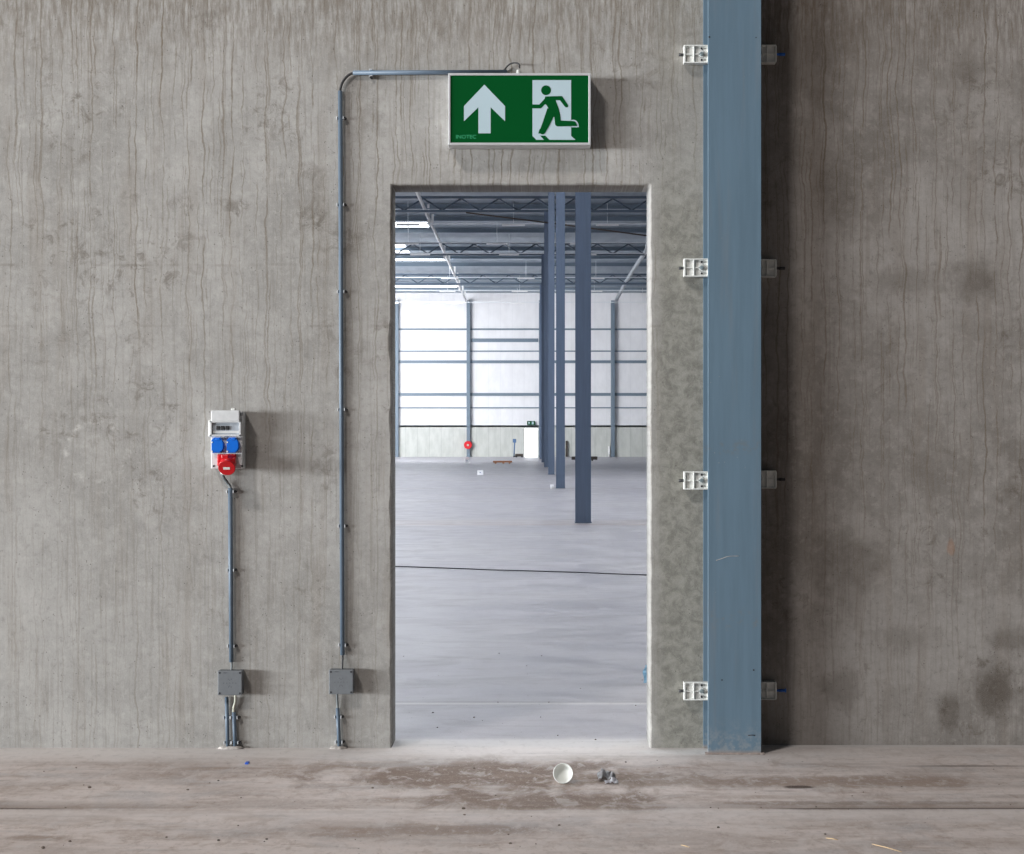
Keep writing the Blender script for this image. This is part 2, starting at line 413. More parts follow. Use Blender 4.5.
def thing(name, label, cat, loc=(0, 0, 0), group=None):
    o = bpy.data.objects.new(name, None); C.objects.link(o); o.location = loc
    o.empty_display_size = .1; o['label'] = label; o['category'] = cat; o['kind'] = 'thing'
    if group: o['group'] = group
    return o
def tag(o, label, cat, group=None, kind='thing'):
    o['label'] = label; o['category'] = cat; o['kind'] = kind
    if group: o['group'] = group
    return o
def struct(name, bm, mat, label, cat):
    o = obj(name, bm, mat); o['kind'] = 'structure'; o['label'] = label; o['category'] = cat
    return o
def B(*a, **k):
    bm = bmesh.new(); add_box(bm, *a, **k); return bm
def T(pts, r, n=12, **k):
    bm = bmesh.new(); add_tube(bm, pts, r, n, **k); return bm
def copy_tree(o, parent=None):
    c = o.copy(); C.objects.link(c)
    if parent: c.parent = parent
    for ch in [q for q in bpy.data.objects if q.parent == o]: copy_tree(ch, c)
    return c

# ------------------------------------------------------------------ setting
FARY, HW, ROOF = 88.8 * K, 30.0, 13.85
struct('floor', B(-40, 40, -25, FARY + .5, -.3, 0), M['floor'], 'dusty grey concrete floor running through the doorway', 'floor')

XL, XR, ZT, TH = PX(391.5, WALL), PX(650, WALL), PZ(185, WALL), .185
def make_wall():
    rnd = random.Random(3)
    path = []
    n = 190
    for i in range(n): path.append((XL, ZT * i / n, -1, 0))
    m = 90
    for i in range(m + 1):
        path.append((XL + (XR - XL) * i / m, ZT, 0, 1))
    for i in range(1, n + 1): path.append((XR, ZT * (1 - i / n), 1, 0))
    bm = bmesh.new(); L = [[], [], [], []]
    for i, (x, z, nx, nz) in enumerate(path):
        if nx and z > ZT - .001: nz = 1
        if nz and (i == n or i == n + m): nx = -1 if i == n else 1
        q = mnoise.noise(Vector((x * 14, z * 14, 1.7))); q2 = mnoise.noise(Vector((x * 55, z * 55, 5.1)))
        chip = max(0, mnoise.noise(Vector((x * 6, z * 6, 9.3))) - .25)
        c = .0065 + .003 * q + .0025 * q2 + .018 * chip
        d = .007 + .003 * q + .003 * q2 + .02 * chip
        w = .0015 * q2
        L[0].append(bm.verts.new((x + nx * c, WALL, z + nz * c)))
        L[1].append(bm.verts.new((x + nx * c * .45, WALL + d * .3, z + nz * c * .45)))
        L[2].append(bm.verts.new((x + nx * w, WALL + d, z + nz * w)))
        L[3].append(bm.verts.new((x, WALL + TH, z)))
    for a, b in zip(L, L[1:]):
        for i in range(len(a) - 1):
            f = bm.faces.new((a[i], a[i + 1], b[i + 1], b[i])); f.smooth = True
    W0, W1, top = -HW, .80, 14.2
    for li, Y in ((0, WALL), (3, WALL + TH)):
        A = L[li]
        ca = bm.verts.new((W0, Y, 0)); cb = bm.verts.new((W0, Y, A[n].co.z)); cc = bm.verts.new((W0, Y, top))
        cd = bm.verts.new((W1, Y, top)); ce = bm.verts.new((W1, Y, A[n + m].co.z)); cf = bm.verts.new((W1, Y, 0))
        bm.faces.new([ca] + A[:n + 1] + [cb])
        bm.faces.new([cb] + A[n:n + m + 1] + [ce, cd, cc])
        bm.faces.new([ce] + A[n + m:] + [cf])
        if li == 0: front = (ca, cb, cc, cd, ce, cf)
        else: back = (ca, cb, cc, cd, ce, cf)
    for i in range(5): bm.faces.new((front[i], front[i + 1], back[i + 1], back[i]))
    return bm
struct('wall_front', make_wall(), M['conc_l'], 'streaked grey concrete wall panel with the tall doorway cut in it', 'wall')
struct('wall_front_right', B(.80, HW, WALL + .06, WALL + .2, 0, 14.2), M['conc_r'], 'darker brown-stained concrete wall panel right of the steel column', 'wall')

# far wall of the hall with its door hole
DX0, DX1, DZ = PX(524.5, FARY), PX(537.5, FARY), PZ(428.5, FARY)
bm = bmesh.new(); add_box(bm, -HW, HW, FARY, FARY + .2, 2.65, 14.2)
struct('wall_back', bm, M['clad'], 'white ribbed cladding wall at the far end of the hall', 'wall')
bm = bmesh.new(); add_box(bm, -HW, DX0, FARY - .1, FARY + .2, 0, 2.65); add_box(bm, DX1, HW, FARY - .1, FARY + .2, 0, 2.65); add_box(bm, DX0, DX1, FARY - .1, FARY + .2, DZ, 2.65)
struct('trim_1', bm, M['plinth'], 'pale grey concrete plinth below the far cladding', 'wall')
struct('door_1', B(DX0, DX1, FARY + .05, FARY + .15, 0, DZ), M['brightdoor'], 'blazing white far doorway under the tiny exit sign', 'door')
for nm, x0, x1 in (('wall_left', -HW - .2, -HW), ('wall_right', HW, HW + .2)):
    struct(nm, B(x0, x1, WALL + .2, FARY, 0, 14.2), M['clad'], 'white cladding side wall of the hall', 'wall')
bm = bmesh.new()
add_box(bm, -HW, HW, WALL + TH, FARY, ROOF, ROOF + .3)
struct('ceiling', bm, M['deck'], 'blue-grey ribbed steel roof deck over the hall', 'ceiling')

# roof lights: translucent strips set under the deck
n = 0
for (x0, x1, y0, y1) in ((-22, -5.9, 60.2, 61.4), (-22, -5.9, 83.0, 85.2), (-22, -5.9, 72.0, 72.8),
                         (-24, 24, 8.5, 11.5), (-24, 24, 20, 23), (-24, 24, 32, 35), (-24, -2, 42.5, 45.5), (-24, -8, 66.5, 70)):  # nearer strips are out of view, added to light the hall
    n += 1
    struct('window_%d' % n, B(x0, x1, y0 * K, y1 * K, ROOF - .03, ROOF + .02), M['skylight'], 'bright translucent roof light strip', 'roof light')

# ------------------------------------------------------------------ steel columns
def h_bm(x0, x1, y0, y1, z1, tf=.014, tw=.01):
    bm = bmesh.new(); xc = (x0 + x1) / 2
    add_box(bm, x0, x1, y0, y0 + tf, 0, z1); add_box(bm, x0, x1, y1 - tf, y1, 0, z1)
    add_box(bm, xc - tw / 2, xc + tw / 2, y0 + tf, y1 - tf, 0, z1)
    return bm
# big one in front of the wall: flange face and a boxed side
CY0 = 4.212 * K; CX0, CX1 = PX(708, CY0), PX(761.4, CY0)
t = thing('steel_column', 'big blue-grey steel column standing in front of the concrete wall', 'column', ((CX0 + CX1) / 2, WALL - .06, 0))
obj('flange', B(CX0, CX1, CY0, CY0 + .012, .004, 13.0, bevel=.002), M['col_blue'], t)
XB = PX(703.4, WALL - .012); XM = (CX0 + CX1) / 2
obj('web', B(XM - .005, XM + .005, CY0 + .0122, WALL - .0125, .004, 13.0), M['col_blue'], t)
obj('flange', B(XB, CX1, WALL - .012, WALL - .0005, .004, 13.0), M['col_blue'], t)
bm = bmesh.new()
rr = random.Random(5); poly = []
for i in range(26): poly.append((CX0 - .012 + (CX1 - CX0 + .024) * i / 25, CY0 - .010 - rr.random() * .003))
a = [bm.verts.new((x, y, .001)) for x, y in poly]; b = [bm.verts.new((x * 1.0, y + .006, 0.0055 + rr.random() * .0012)) for x, y in poly]
c = [bm.verts.new((x, CY0 + .01, .008)) for x, y in poly]
for i in range(25):
    bm.faces.new((a[i], a[i + 1], b[i + 1], b[i])); bm.faces.new((b[i], b[i + 1], c[i + 1], c[i]))
obj('grout_bed', bm, M['grout'], t, 'pale mortar under the column foot')
for px, py, r in ((753.6, 670, .0035), (722, 680, .003), (709.3, 37, .004), (756, 37.5, .0025)):
    X, Z = PX(px, CY0), PZ(py, CY0)
    obj('drill_hole', T([(X, CY0 - .0006, Z), (X, CY0 + .004, Z)], r, 10), M['darkhole'], t)
pts = smooth_path([(PX(px, CY0), CY0 - .0003, PZ(py, CY0)) for px, py in ((716, 560.5), (722, 558.5), (729, 556.3), (739, 556))], 4)
obj('scratch', T(pts, .0011, 5), M['mortar'], t, 'thin rusty scratch')
pts = [(PX(px, CY0), CY0 - .0003, PZ(py, CY0)) for px, py in ((748, 735.4), (752, 735.0), (755, 735.2))]
obj('scratch', T(pts, .002, 5), M['darkhole'], t, 'short dark scratch near the foot')

# row of hall columns
HX0, HX1 = .706, .944
names = ['nearest blue-grey column inside the hall, tallest one seen through the doorway',
         'second blue-grey hall column back, just left of the nearest one',
         'third blue-grey hall column back in the receding row',
         'fourth hall column back, thin blue-grey strip in the receding row',
         'fifth hall column back, thinner still and half hidden by the fourth',
         'farthest column of the receding row, beside the bright far door']
cmesh = None
for i, Y in enumerate((16.24, 28.35, 40.4, 52.5, 64.6, 76.7)):
    Y *= K
    t = thing('steel_column', names[i], 'column', ((HX0 + HX1) / 2, Y + .12, 0), 'row of hall columns')
    if cmesh is None:
        o = obj('column_shaft', h_bm(HX0, HX1, Y, Y + .24, 12.75), M['hall_blue'], t); o2 = obj('base_plate', B(HX0 - .01, HX1 + .01, Y - .01, Y + .25, 0, .02), M['hall_blue'], t)
        cmesh = (o, o2)
    else:
        for q in cmesh:
            c = q.copy(); C.objects.link(c); c.parent = t
for Y in (16.24,):
    pass

# ------------------------------------------------------------------ roof steel
tl = ['front roof truss high in the doorway view, with clear zigzag diagonals', 'middle roof truss, the dark one crossing the doorway view', 'rear roof truss nearest the far wall']
for i, Y in enumerate((52.6, 64.7, 76.8)):
    Y *= K
    t = thing('roof_truss', tl[i], 'truss', (0, Y, 12.75), 'roof trusses')
    if i == 0:
        parts = [obj('top_chord', B(-16, 16, Y - .09, Y + .09, 13.44, 13.56), M['truss'], t),
                 obj('bottom_chord', B(-16, 16, Y - .1, Y + .1, 12.75, 12.87), M['truss'], t)]
        x, up = -15.8, True
        while x < 15.5:
            a, b = (12.86, 13.45) if up else (13.45, 12.86)
            parts.append(obj('diagonal', T([(x, Y, a), (x + .95, Y, b)], .045, 6), M['truss'], t))
            x += .95; up = not up
    else:
        for q in parts:
            c = q.copy(); C.objects.link(c); c.parent = t
where = ['frontmost', 'second', 'third', 'fourth', 'fifth', 'sixth', 'seventh', 'eighth', 'ninth', 'tenth', 'eleventh', 'twelfth', 'thirteenth']
ys = [46.5, 49.5, 55.6, 58.6, 61.9, 67.7, 70.7, 73.7, 79.8, 82.8, 85.9]
for i, Y in enumerate(ys):
    Y *= K
    bm = bmesh.new(); add_box(bm, -20, 20, Y - .03, Y + .03, 13.6, 13.84); add_box(bm, -20, 20, Y - .12, Y + .03, 13.58, 13.62)
    tag(obj('roof_purlin', bm, M['purlin'], origin=(0, Y, 13.52)), '%s dark roof purlin from the front, crossing under the deck' % where[i], 'purlin', 'roof purlins')
for i, Y in enumerate((54.9, 60.1, 63.5, 72.8, 79.0, 85.7)):
    Y *= K
    t = thing('lighting_trunking', '%s white lighting trunking run from the front, hung below the roof' % where[i], 'light trunking', (0, Y, 12.65), 'lighting trunking runs')
    obj('rail', B(-20, 20, Y - .04, Y + .04, 12.635, 12.69), M['trunk'], t)
    rr = random.Random(i * 3 + 1)
    x = -13 + rr.random() * 3
    while x < 12:
        obj('lamp_housing', B(x, x + 1.2, Y - .09, Y + .09, 12.56, 12.635), M['whitepipe'], t)
        obj('hanger_wire', T([(x + .6, Y, 12.7), (x + .6, Y, ROOF - .02)], .015, 5), M['trunk'], t)
        x += 4.6 + rr.random() * 1.2
t = thing('rainwater_pipe', 'long white pipe slanting down the left of the roof view', 'pipe', (-5.38, 90, 13.1))
obj('pipe_run', T([(-5.38, 44 * K, 13.15), (-5.38, 60 * K, 13.15), (-5.38, 88.6 * K, 13.15)], .085, 12), M['whitepipe'], t)
for Y in (47, 51, 55.6, 58, 66, 70, 75, 78, 80, 84, 87):
    obj('pipe_hanger', B(-5.44, -5.32, Y * K - .04, Y * K + .04, 12.75 if Y in (55.6, 66, 78, 80) else 13.1, ROOF - .01), M['whitepipe'], t)
t = thing('ventilation_pipe', 'dull grey pipe under the roof beside the right jamb', 'pipe', (7.1, 66, 13.1))
pts = smooth_path([(7.05, 93.5, 13.8), (7.05, 94.0, 13.2), (7.05, 95.5, 12.85), (7.15, 100, 13.05), (7.1, 113, 13.1), (7.2, 131, 13.1)], 5)
obj('pipe_run', T(pts, .14, 12), M['greypipe'], t)
YR = 52.6 * K - .02      # thin bracing rods from the truss to the column row
ft = [o for o in bpy.data.objects if o.name == 'roof_truss'][0]
for (a, b, c_, d), l in (((466, 213, 547, 223), 'dark rod sloping down from the truss to the column'), ((547.5, 223, 700, 243), 'dark rod sloping away right of the column')):
    obj('bracing_rod', T([(PX(a, YR), YR - .13, PZ(b, YR)), (PX(c_, YR), YR - .13, PZ(d, YR))], .04, 6), M['darkboard'], ft, l)

# ------------------------------------------------------------------ far wall steel and kit
posts = [(-11.25, 'far wall post at the left jamb edge'), (-5.2, 'far wall post carrying the red hose reel'), (.9, 'far wall post hidden among the hall columns'), (7.0, 'far wall post at the right, beside the pale pipe')]
for x, l in posts:
    t = thing('wall_post', 'blue-grey ' + l, 'post', (x, FARY - .2, 0), 'posts along the far wall')
    bm = bmesh.new(); add_box(bm, x - .15, x + .15, FARY - .34, FARY - .32, 0, 13.2); add_box(bm, x - .15, x + .15, FARY - .12, FARY - .101, 0, 13.2); add_box(bm, x - .01, x + .01, FARY - .32, FARY - .12, 0, 13.2)
    obj('post_shaft', bm, M['purlin'], t)
    obj('foot_plate', B(x - .2, x + .2, FARY - .38, FARY - .101, 0, .03), M['purlin'], t)
k = 0
for (py, h, x0, x1, w) in ((329.3, .14, -HW, HW, 'topmost rail on the far wall'), (340.3, .3, -5.0, .7, 'short thick rail right of the hose reel post, near the top'),
                        (351.2, .1, -HW, HW, 'thin rail just below the short thick one'), (361.8, .24, -HW, HW, 'thick rail across the middle of the far wall'),
                        (394.4, .24, -HW, HW, 'thick rail below the middle of the far wall'), (407.8, .1, -HW, HW, 'thin rail second from the bottom of the far wall'),
                        (426.2, .16, -HW, HW, 'lowest rail, lying on top of the far concrete plinth')):
    Z = PZ(py, FARY)
    tag(obj('wall_rail', B(x0, x1, FARY - .1, FARY - .005, Z - h / 2, Z + h / 2), M['purlin'], origin=(0, FARY, Z)), 'blue-grey ' + w, 'rail', 'rails on the far wall')

Y = FARY - .36
t = thing('hose_reel', 'round red fire hose reel on the far wall post', 'hose reel', (PX(468, Y), Y, PZ(445, Y)))
X, Z = PX(468, Y), PZ(445, Y)
obj('reel_disc', T([(X, Y + .01, Z), (X, Y - .05, Z)], .34, 28), M['hosered'], t)
obj('hose_coil', T([(X, Y - .05, Z), (X, Y - .2, Z)], .27, 24), M['hosered'], t)
obj('reel_disc', T([(X, Y - .2, Z), (X, Y - .22, Z)], .33, 28), M['hosered'], t)
obj('hub', T([(X, Y - .22, Z), (X, Y - .27, Z)], .09, 16), M['palecable'], t, 'pale hub')
X0, X1, Z0, Z1 = PX(527, FARY), PX(535, FARY), PZ(425, FARY), PZ(421, FARY)
t = thing('exit_sign', 'tiny green exit sign above the far doorway', 'sign', (PX(531, FARY), FARY, 2.7))
obj('sign_panel', B(X0, X1, FARY - .2, FARY - .101, Z0, Z1), M['signgreen'], t)
bm = bmesh.new(); add_prism(bm, [(X0 + a * (X1 - X0), Z0 + b * (Z1 - Z0)) for a, b in ((.2, .2), (.3, .2), (.3, .5), (.4, .5), (.25, .85), (.1, .5), (.2, .5))], FARY - .21, FARY - .199)
obj('arrow', bm, M['signwhite'], t)
obj('door_symbol', B(X0 + .6 * (X1 - X0), X0 + .85 * (X1 - X0), FARY - .21, FARY - .199, Z0 + .05, Z1 - .05), M['signwhite'], t)

def floorpos(px, py):
    Y = FY(py); return PX(px, Y), Y
x, y = PX(503, 61.1 * K), 61.1 * K
t = thing('wooden_plank', 'orange-brown wooden plank lying on the far floor', 'plank', (x, y, 0))
x0, y0 = floorpos(493, 463.6); x1, _ = floorpos(512, 463.6)
bm = B(x0, x1, y0 - .2, y0 + .5, .06, .16); obj('board', bm, M['plank'], t)
bm = bmesh.new()
for q in (x0 + .1, (x0 + x1) / 2, x1 - .2): add_box(bm, q, q + .1, y0 - .2, y0 + .5, 0, .06)
obj('batten', bm, M['plank'], t)
def barrier(px, py, w, h, label):
    X, Y = floorpos(px, py); s_ = Y / F
    t = thing('floor_marker', label, 'marker', (X, Y, 0))
    obj('panel', B(X - w / 2 * s_, X + w / 2 * s_, Y, Y + .05, .0, h * s_, bevel=.01), M['paper'], t)
    obj('mark', B(X - .7 * s_, X + .7 * s_, Y - .012, Y + .01, h * s_ * .45, h * s_ * .6), M['machine'], t)
    obj('foot', B(X - w / 2 * s_, X + w / 2 * s_, Y - .1, Y + .2, 0, .03), M['paper'], t)
barrier(480.3, 475, 6, 4.8, 'small white marker board standing on the mid hall floor')
barrier(467, 463, 4.5, 4, 'small white marker board below the red hose reel')
X, Y = floorpos(552, 489); 
bm = T([(X, Y, 0), (X, Y, .12)], .045, 12); tag(obj('bottle', bm, M['paper']), 'tiny white container on the floor left of the second hall column', 'bottle')
# cleaning machine near the far door
X, Y = PX(514, 85 * K), 85.0 * K
t = thing('floor_machine', 'small upright machine with thin handle left of the far doorway', 'machine', (X, Y, 0))
obj('mast', T([(X, Y, .1), (X + .05, Y, 1.25)], .05, 8), M['machine'], t)
obj('mast_head', B(X - .1, X + .18, Y - .1, Y + .1, 1.2, 1.5, bevel=.03), M['machine'], t)
obj('deck_plate', B(X + .1, X + .75, Y - .3, Y + .3, .08, .3, bevel=.04), M['darkboard'], t)
bm = bmesh.new()
for dx in (.2, .65):
    add_tube(bm, [(X + dx, Y - .3, .09), (X + dx, Y + .3, .09)], .09, 12)
obj('wheels', bm, M['black'], t)
obj('cable_drag', T([(X + .1, Y, .1), (X - .05, Y - .1, .06), (X, Y, .1)], .05, 6), M['black'], t)
x0, y0 = floorpos(571.5, 461.0); x1, _ = floorpos(597.5, 461.0)
t = thing('dark_beam', 'long dark beam lying behind the nearest hall column', 'beam', ((x0 + x1) / 2, y0, 0))
obj('bar', B(x0, x1, y0, y0 + .2, .08, .3, bevel=.02), M['darkboard'], t)
obj('support', B(x0 + .3, x0 + .4, y0, y0 + .2, 0, .08), M['darkboard'], t); obj('support', B(x1 - .4, x1 - .3, y0, y0 + .2, 0, .08), M['darkboard'], t)
Y = FARY - .25
tag(obj('leaning_board', B(PX(565.6, Y), PX(567.6, Y), Y, Y + .1, 0, 1.35), M['darkboard'], origin=(PX(566.5, Y), Y, 0)), 'dark brown board standing upright right of the second hall column', 'board')
tag(obj('wall_pipe', T([(PX(609.4, Y), Y, 0), (PX(609.4, Y), Y, .9)], .09, 10), M['whitepipe'], origin=(PX(609.4, Y), Y, 0)), 'short pale pipe at the foot of the right far wall post', 'pipe')
Y = FARY - .25
tag(obj('wall_downpipe', T([(PX(611.3, Y), Y, .9), (PX(611.3, Y), Y, 13.0)], .05, 8), M['greypipe'], origin=(PX(611.3, Y), Y, 0)), 'thin grey cable pipe running up beside the right far wall post', 'pipe')
# black cable across the hall floor
rr = random.Random(2); pts = []
for i in range(60):
    u = i / 59; X = -9 + 18 * u; Yc = (10.16 - .293 * X) * K + .03 * math.sin(X * 1.7) + .015 * math.sin(X * 5)
    pts.append((X, Yc, .006))
tag(obj('floor_cable', T(pts, .0055, 8), M['black'], origin=(0, 15.2, 0)), 'long thin black cable lying across the hall floor', 'cable')
# pale sheet behind the right jamb
Y0 = WALL + TH + .008
bm = bmesh.new(); g = []
for i in range(9):
    row = []
    for j in range(4):
        zz = PZ(683, Y0) + (PZ(665, Y0) - PZ(683, Y0)) * i / 8
        row.append(bm.verts.new((PX(643.4 + (2.0 if i > 6 else .7 * math.sin(i)), Y0) + .02 * j, Y0 + .006 * math.sin(i * 1.9 + j), zz)))
    g.append(row)
for i in range(8):
    for j in range(3): bm.faces.new((g[i][j], g[i][j + 1], g[i + 1][j + 1], g[i + 1][j]))
bmesh.ops.solidify(bm, geom=bm.faces, thickness=.003)
tag(obj('plastic_scrap', bm, M['palesheet']), 'pale blue plastic scrap peeping from behind the right door jamb', 'plastic scrap')

# ------------------------------------------------------------------ brackets
def bracket(x0, x1, yf, yb, zc, label, side, stubmat, k):
    hgt = .0735; z0, z1 = zc - hgt / 2, zc + hgt / 2
    xc = (x0 + x1) / 2
    t = thing('wall_bracket', label, 'bracket', (xc, yb, zc), 'plastic wall brackets on the steel column')
    bm = bmesh.new(); r = .0045
    add_box(bm, x0, x1, yf + .010, yb, z0, z1, bevel=.001)                      # floor of the tray
    add_box(bm, x0, x1, yf, yf + .012, z0, z0 + r, bevel=.001); add_box(bm, x0, x1, yf, yf + .012, z1 - r, z1, bevel=.001)
    out = x0 if side < 0 else x1
    W = x1 - x0
    for f in (0, .345, .875) if W > .09 else (0, .4, .93):
        xa = x0 + f * W if side < 0 else x1 - f * W - r
        add_box(bm, xa, xa + r + (.002 if f == 0 else 0), yf, yf + .012, z0 + r * .9, z1 - r * .9, bevel=.001)
    add_box(bm, x0 + .001, x1 - .001, yf + .003, yf + .012, zc - r / 2, zc + r / 2)
    if side < 0: add_box(bm, x0 + .002, XB - .002, yb - .001, WALL - .0003, z0 + .004, z1 - .004)      # packing against the concrete
    obj('tray', bm, M['whiteplas'], t)
    bx = x0 + .66 * W if side < 0 else x1 - .66 * W
    obj('boss', T([(bx, yf + .0095, zc), (bx, yf + .003, zc)], .0125, 16), M['whiteplas'], t)
    b = obj('bolt', T([(bx, yf + .004, zc), (bx, yf - .001, zc)], .0088, 18), M['zinc'], t)
    obj('bolt_head', T([(bx, yf - .0008, zc), (bx, yf - .007, zc)], .0068, 6), M['zinc'], t)
    for dz in (-.0235, .0235):
        obj('screw_hole', T([(bx, yf + .009, zc + dz), (bx, yf + .0015, zc + dz)], .0042, 12), M['darkhole'], t)
    if side < 0: p = [(x0 + .002, yf + .014, zc - .001), (x0 - .02, yf + .014, zc - .001)]
    else: p = [(x1 - .002, yf + .014, zc), (x1 + .038, yf + .014, zc)]
    if side < 0:
        bm = T(p, .0062, 12)
    else:
        bm = T([p[0], (x1 + .014, yf + .014, zc)], .0048, 10)
        add_tube(bm, [(x1 + .0135, yf + .014, zc), p[1]], .0062, 12)
        if k: add_tube(bm, [p[1], (p[1][0] + .004, p[1][1], p[1][2])], .009, 12)
    obj('anchor', bm, stubmat, t)
hs = ['top', 'second from top', 'third from top', 'lowest']
for i, py in enumerate((53.8, 267.5, 480.5, 691.3)):
    bracket(PX(684, WALL - .045), PX(711, WALL - .045), WALL - .045, WALL - .0125, PZ(py, WALL - .045), '%s white plastic bracket on the left side of the steel column' % hs[i].capitalize(), -1, M['black'], 0)
    py2 = (53.5, 268, 479.5, 691)[i]
    bracket(PX(751, WALL + .02), PX(776.3, WALL + .02), WALL + .02, WALL + .06, PZ(py2, WALL + .02), '%s bracket on the shaded right side of the steel column' % hs[i].capitalize(), 1, M['bluplug'] if i in (0, 3) else M['black'], i == 3)

# ------------------------------------------------------------------ exit sign over the doorway
SY = WALL - .088
def sx(zx, Y=SY): return (430 + zx / 5.689 - CX) * Y / F
def sz(zy, Y=SY): return H - (50 + zy / 5.689 - CY) * Y / F
t = thing('exit_sign', 'large green and white emergency exit sign above the doorway', 'sign', (sx(509), WALL, sz(340)))
bm = bmesh.new(); x0, x1, z0, z1 = sx(103), sx(915), sz(540), sz(131); fw = .0095
add_box(bm, x0, x0 + fw, SY, WALL, z0, z1, bevel=.0015); add_box(bm, x1 - fw, x1, SY, WALL, z0, z1, bevel=.0015)
add_box(bm, x0 + fw * .8, x1 - fw * .8, SY, WALL, z0, z0 + fw, bevel=.0015); add_box(bm, x0 + fw * .8, x1 - fw * .8, SY, WALL, z1 - fw, z1, bevel=.0015)
obj('frame', bm, M['alu'], t)
PF = SY + .004
obj('face_panel', B(x0 + fw * .7, x1 - fw * .7, PF, WALL - .004, z0 + fw * .7, z1 - fw * .7), M['signgreen'], t)
bm = bmesh.new()
add_prism(bm, [(sx(a), sz(b)) for a, b in ((309,196),(427,318),(427,404),(345,325),(345,473),(275,473),(275,325),(193,404),(193,318))], PF - .0006, PF)
obj('arrow', bm, M['signwhite'], t)
bm = bmesh.new()
add_prism(bm, [(sx(a), sz(b)) for a, b in ((583,170),(803,170),(803,488),(828,510),(680,510),(656,486),(626,486),(648,510),(605,510),(583,488))], PF - .0006, PF)
# pale edge of the trailing foot, outside the door symbol
def ell(cx, cy, rx, ry, a0=0, a1=360, n=24): return [(cx + rx * math.cos(math.radians(a0 + (a1 - a0) * i / n)), cy + ry * math.sin(math.radians(a0 + (a1 - a0) * i / n))) for i in range(n + 1)]
add_prism(bm, [(sx(a), sz(b)) for a, b in [(800, 396)] + ell(818, 438, 29, 42, -90, 0, 10) + [(800, 439)]], PF - .0006, PF)
obj('door_symbol', bm, M['signwhite'], t)
bm = bmesh.new(); LV = [0]
def stroke(pts, ws):
    """thick tapered line in the sign plane, one quad per piece, discs at the joints"""
    for (a, b), wa, wb in zip(zip(pts, pts[1:]), ws, ws[1:]):
        d = Vector((b[0] - a[0], b[1] - a[1])).normalized(); n_ = Vector((-d.y, d.x))
        q = [(a[0] + n_.x * wa, a[1] + n_.y * wa), (b[0] + n_.x * wb, b[1] + n_.y * wb), (b[0] - n_.x * wb, b[1] - n_.y * wb), (a[0] - n_.x * wa, a[1] - n_.y * wa)]
        LV[0] += 1
        add_prism(bm, [(sx(u), sz(v)) for u, v in q], PF - .0012 - LV[0] * 4e-5, PF)
    for p, w in list(zip(pts, ws))[1:]:
        LV[0] += 1
        add_prism(bm, [(sx(u), sz(v)) for u, v in ell(p[0], p[1], w, w)[:-1]], PF - .0012 - LV[0] * 4e-5, PF)
LV[0] += 1
add_prism(bm, [(sx(u), sz(v)) for u, v in ell(660, 228, 28, 28)[:-1]], PF - .00121, PF)                  # head
stroke([(690, 273), (745, 273), (776, 316)], [11, 12, 10])                                            # leading arm
stroke([(672, 272), (627, 320), (584, 320)], [12, 11, 11])                                            # trailing arm
add_prism(bm, [(sx(u), sz(v)) for u, v in ((655, 263), (740, 261), (716, 288), (732, 330), (742, 372), (708, 378), (680, 392), (662, 380), (682, 345), (662, 312), (648, 300))], PF - .00119, PF)
stroke([(702, 330), (724, 376), (728, 417)], [26, 17, 17]); stroke([(728, 417), (800, 418)], [17, 15])    # leading leg, shin back
add_prism(bm, [(sx(u), sz(v)) for u, v in [(795, 403)] + ell(812, 432, 24, 29, -90, 0, 8) + [(795, 432)]], PF - .0020, PF)
stroke([(692, 340), (662, 415), (640, 462)], [26, 21, 17])                                            # standing leg
add_prism(bm, [(sx(u), sz(v)) for u, v in ((624, 448), (660, 456), (652, 474), (616, 474))], PF - .00205, PF)
obj('running_figure', bm, M['signgreen'], t)
cu = bpy.data.curves.new('maker_text', 'FONT'); cu.body = 'INOTEC'; cu.size = 1.0; cu.extrude = 0.0
to = bpy.data.objects.new('maker_text', cu); C.objects.link(to)
bpy.context.view_layer.update()
me = bpy.data.meshes.new_from_object(to.evaluated_get(bpy.context.evaluated_depsgraph_get()))
bpy.data.objects.remove(to); bpy.data.curves.remove(cu)
bm = bmesh.new(); bm.from_mesh(me); bpy.data.meshes.remove(me)
xs = [v.co.x for v in bm.verts]; zs = [v.co.y for v in bm.verts]
for v in bm.verts:
    u = (v.co.x - min(xs)) / (max(xs) - min(xs)); w = (v.co.y - min(zs)) / (max(zs) - min(zs))
    v.co = Vector((u, w, 0))
for v in bm.verts:
    u, w = v.co.x, v.co.y; v.co = Vector((sx(148 + u * 114), PF - .0009, sz(503 - w * 21)))
obj('maker_lettering', bm, M['signtext'], t, 'small pale green word INOTEC')
g = obj('cable_gland', T([(sx(502), SY + .05, sz(131)), (sx(502), SY + .05, sz(118)), (sx(502), SY + .05, sz(117)), (sx(502), SY + .05, sz(97))], .012, 14, r_list=[.012, .012, .0085, .007]), M['whiteplas'], t, 'white cable gland')

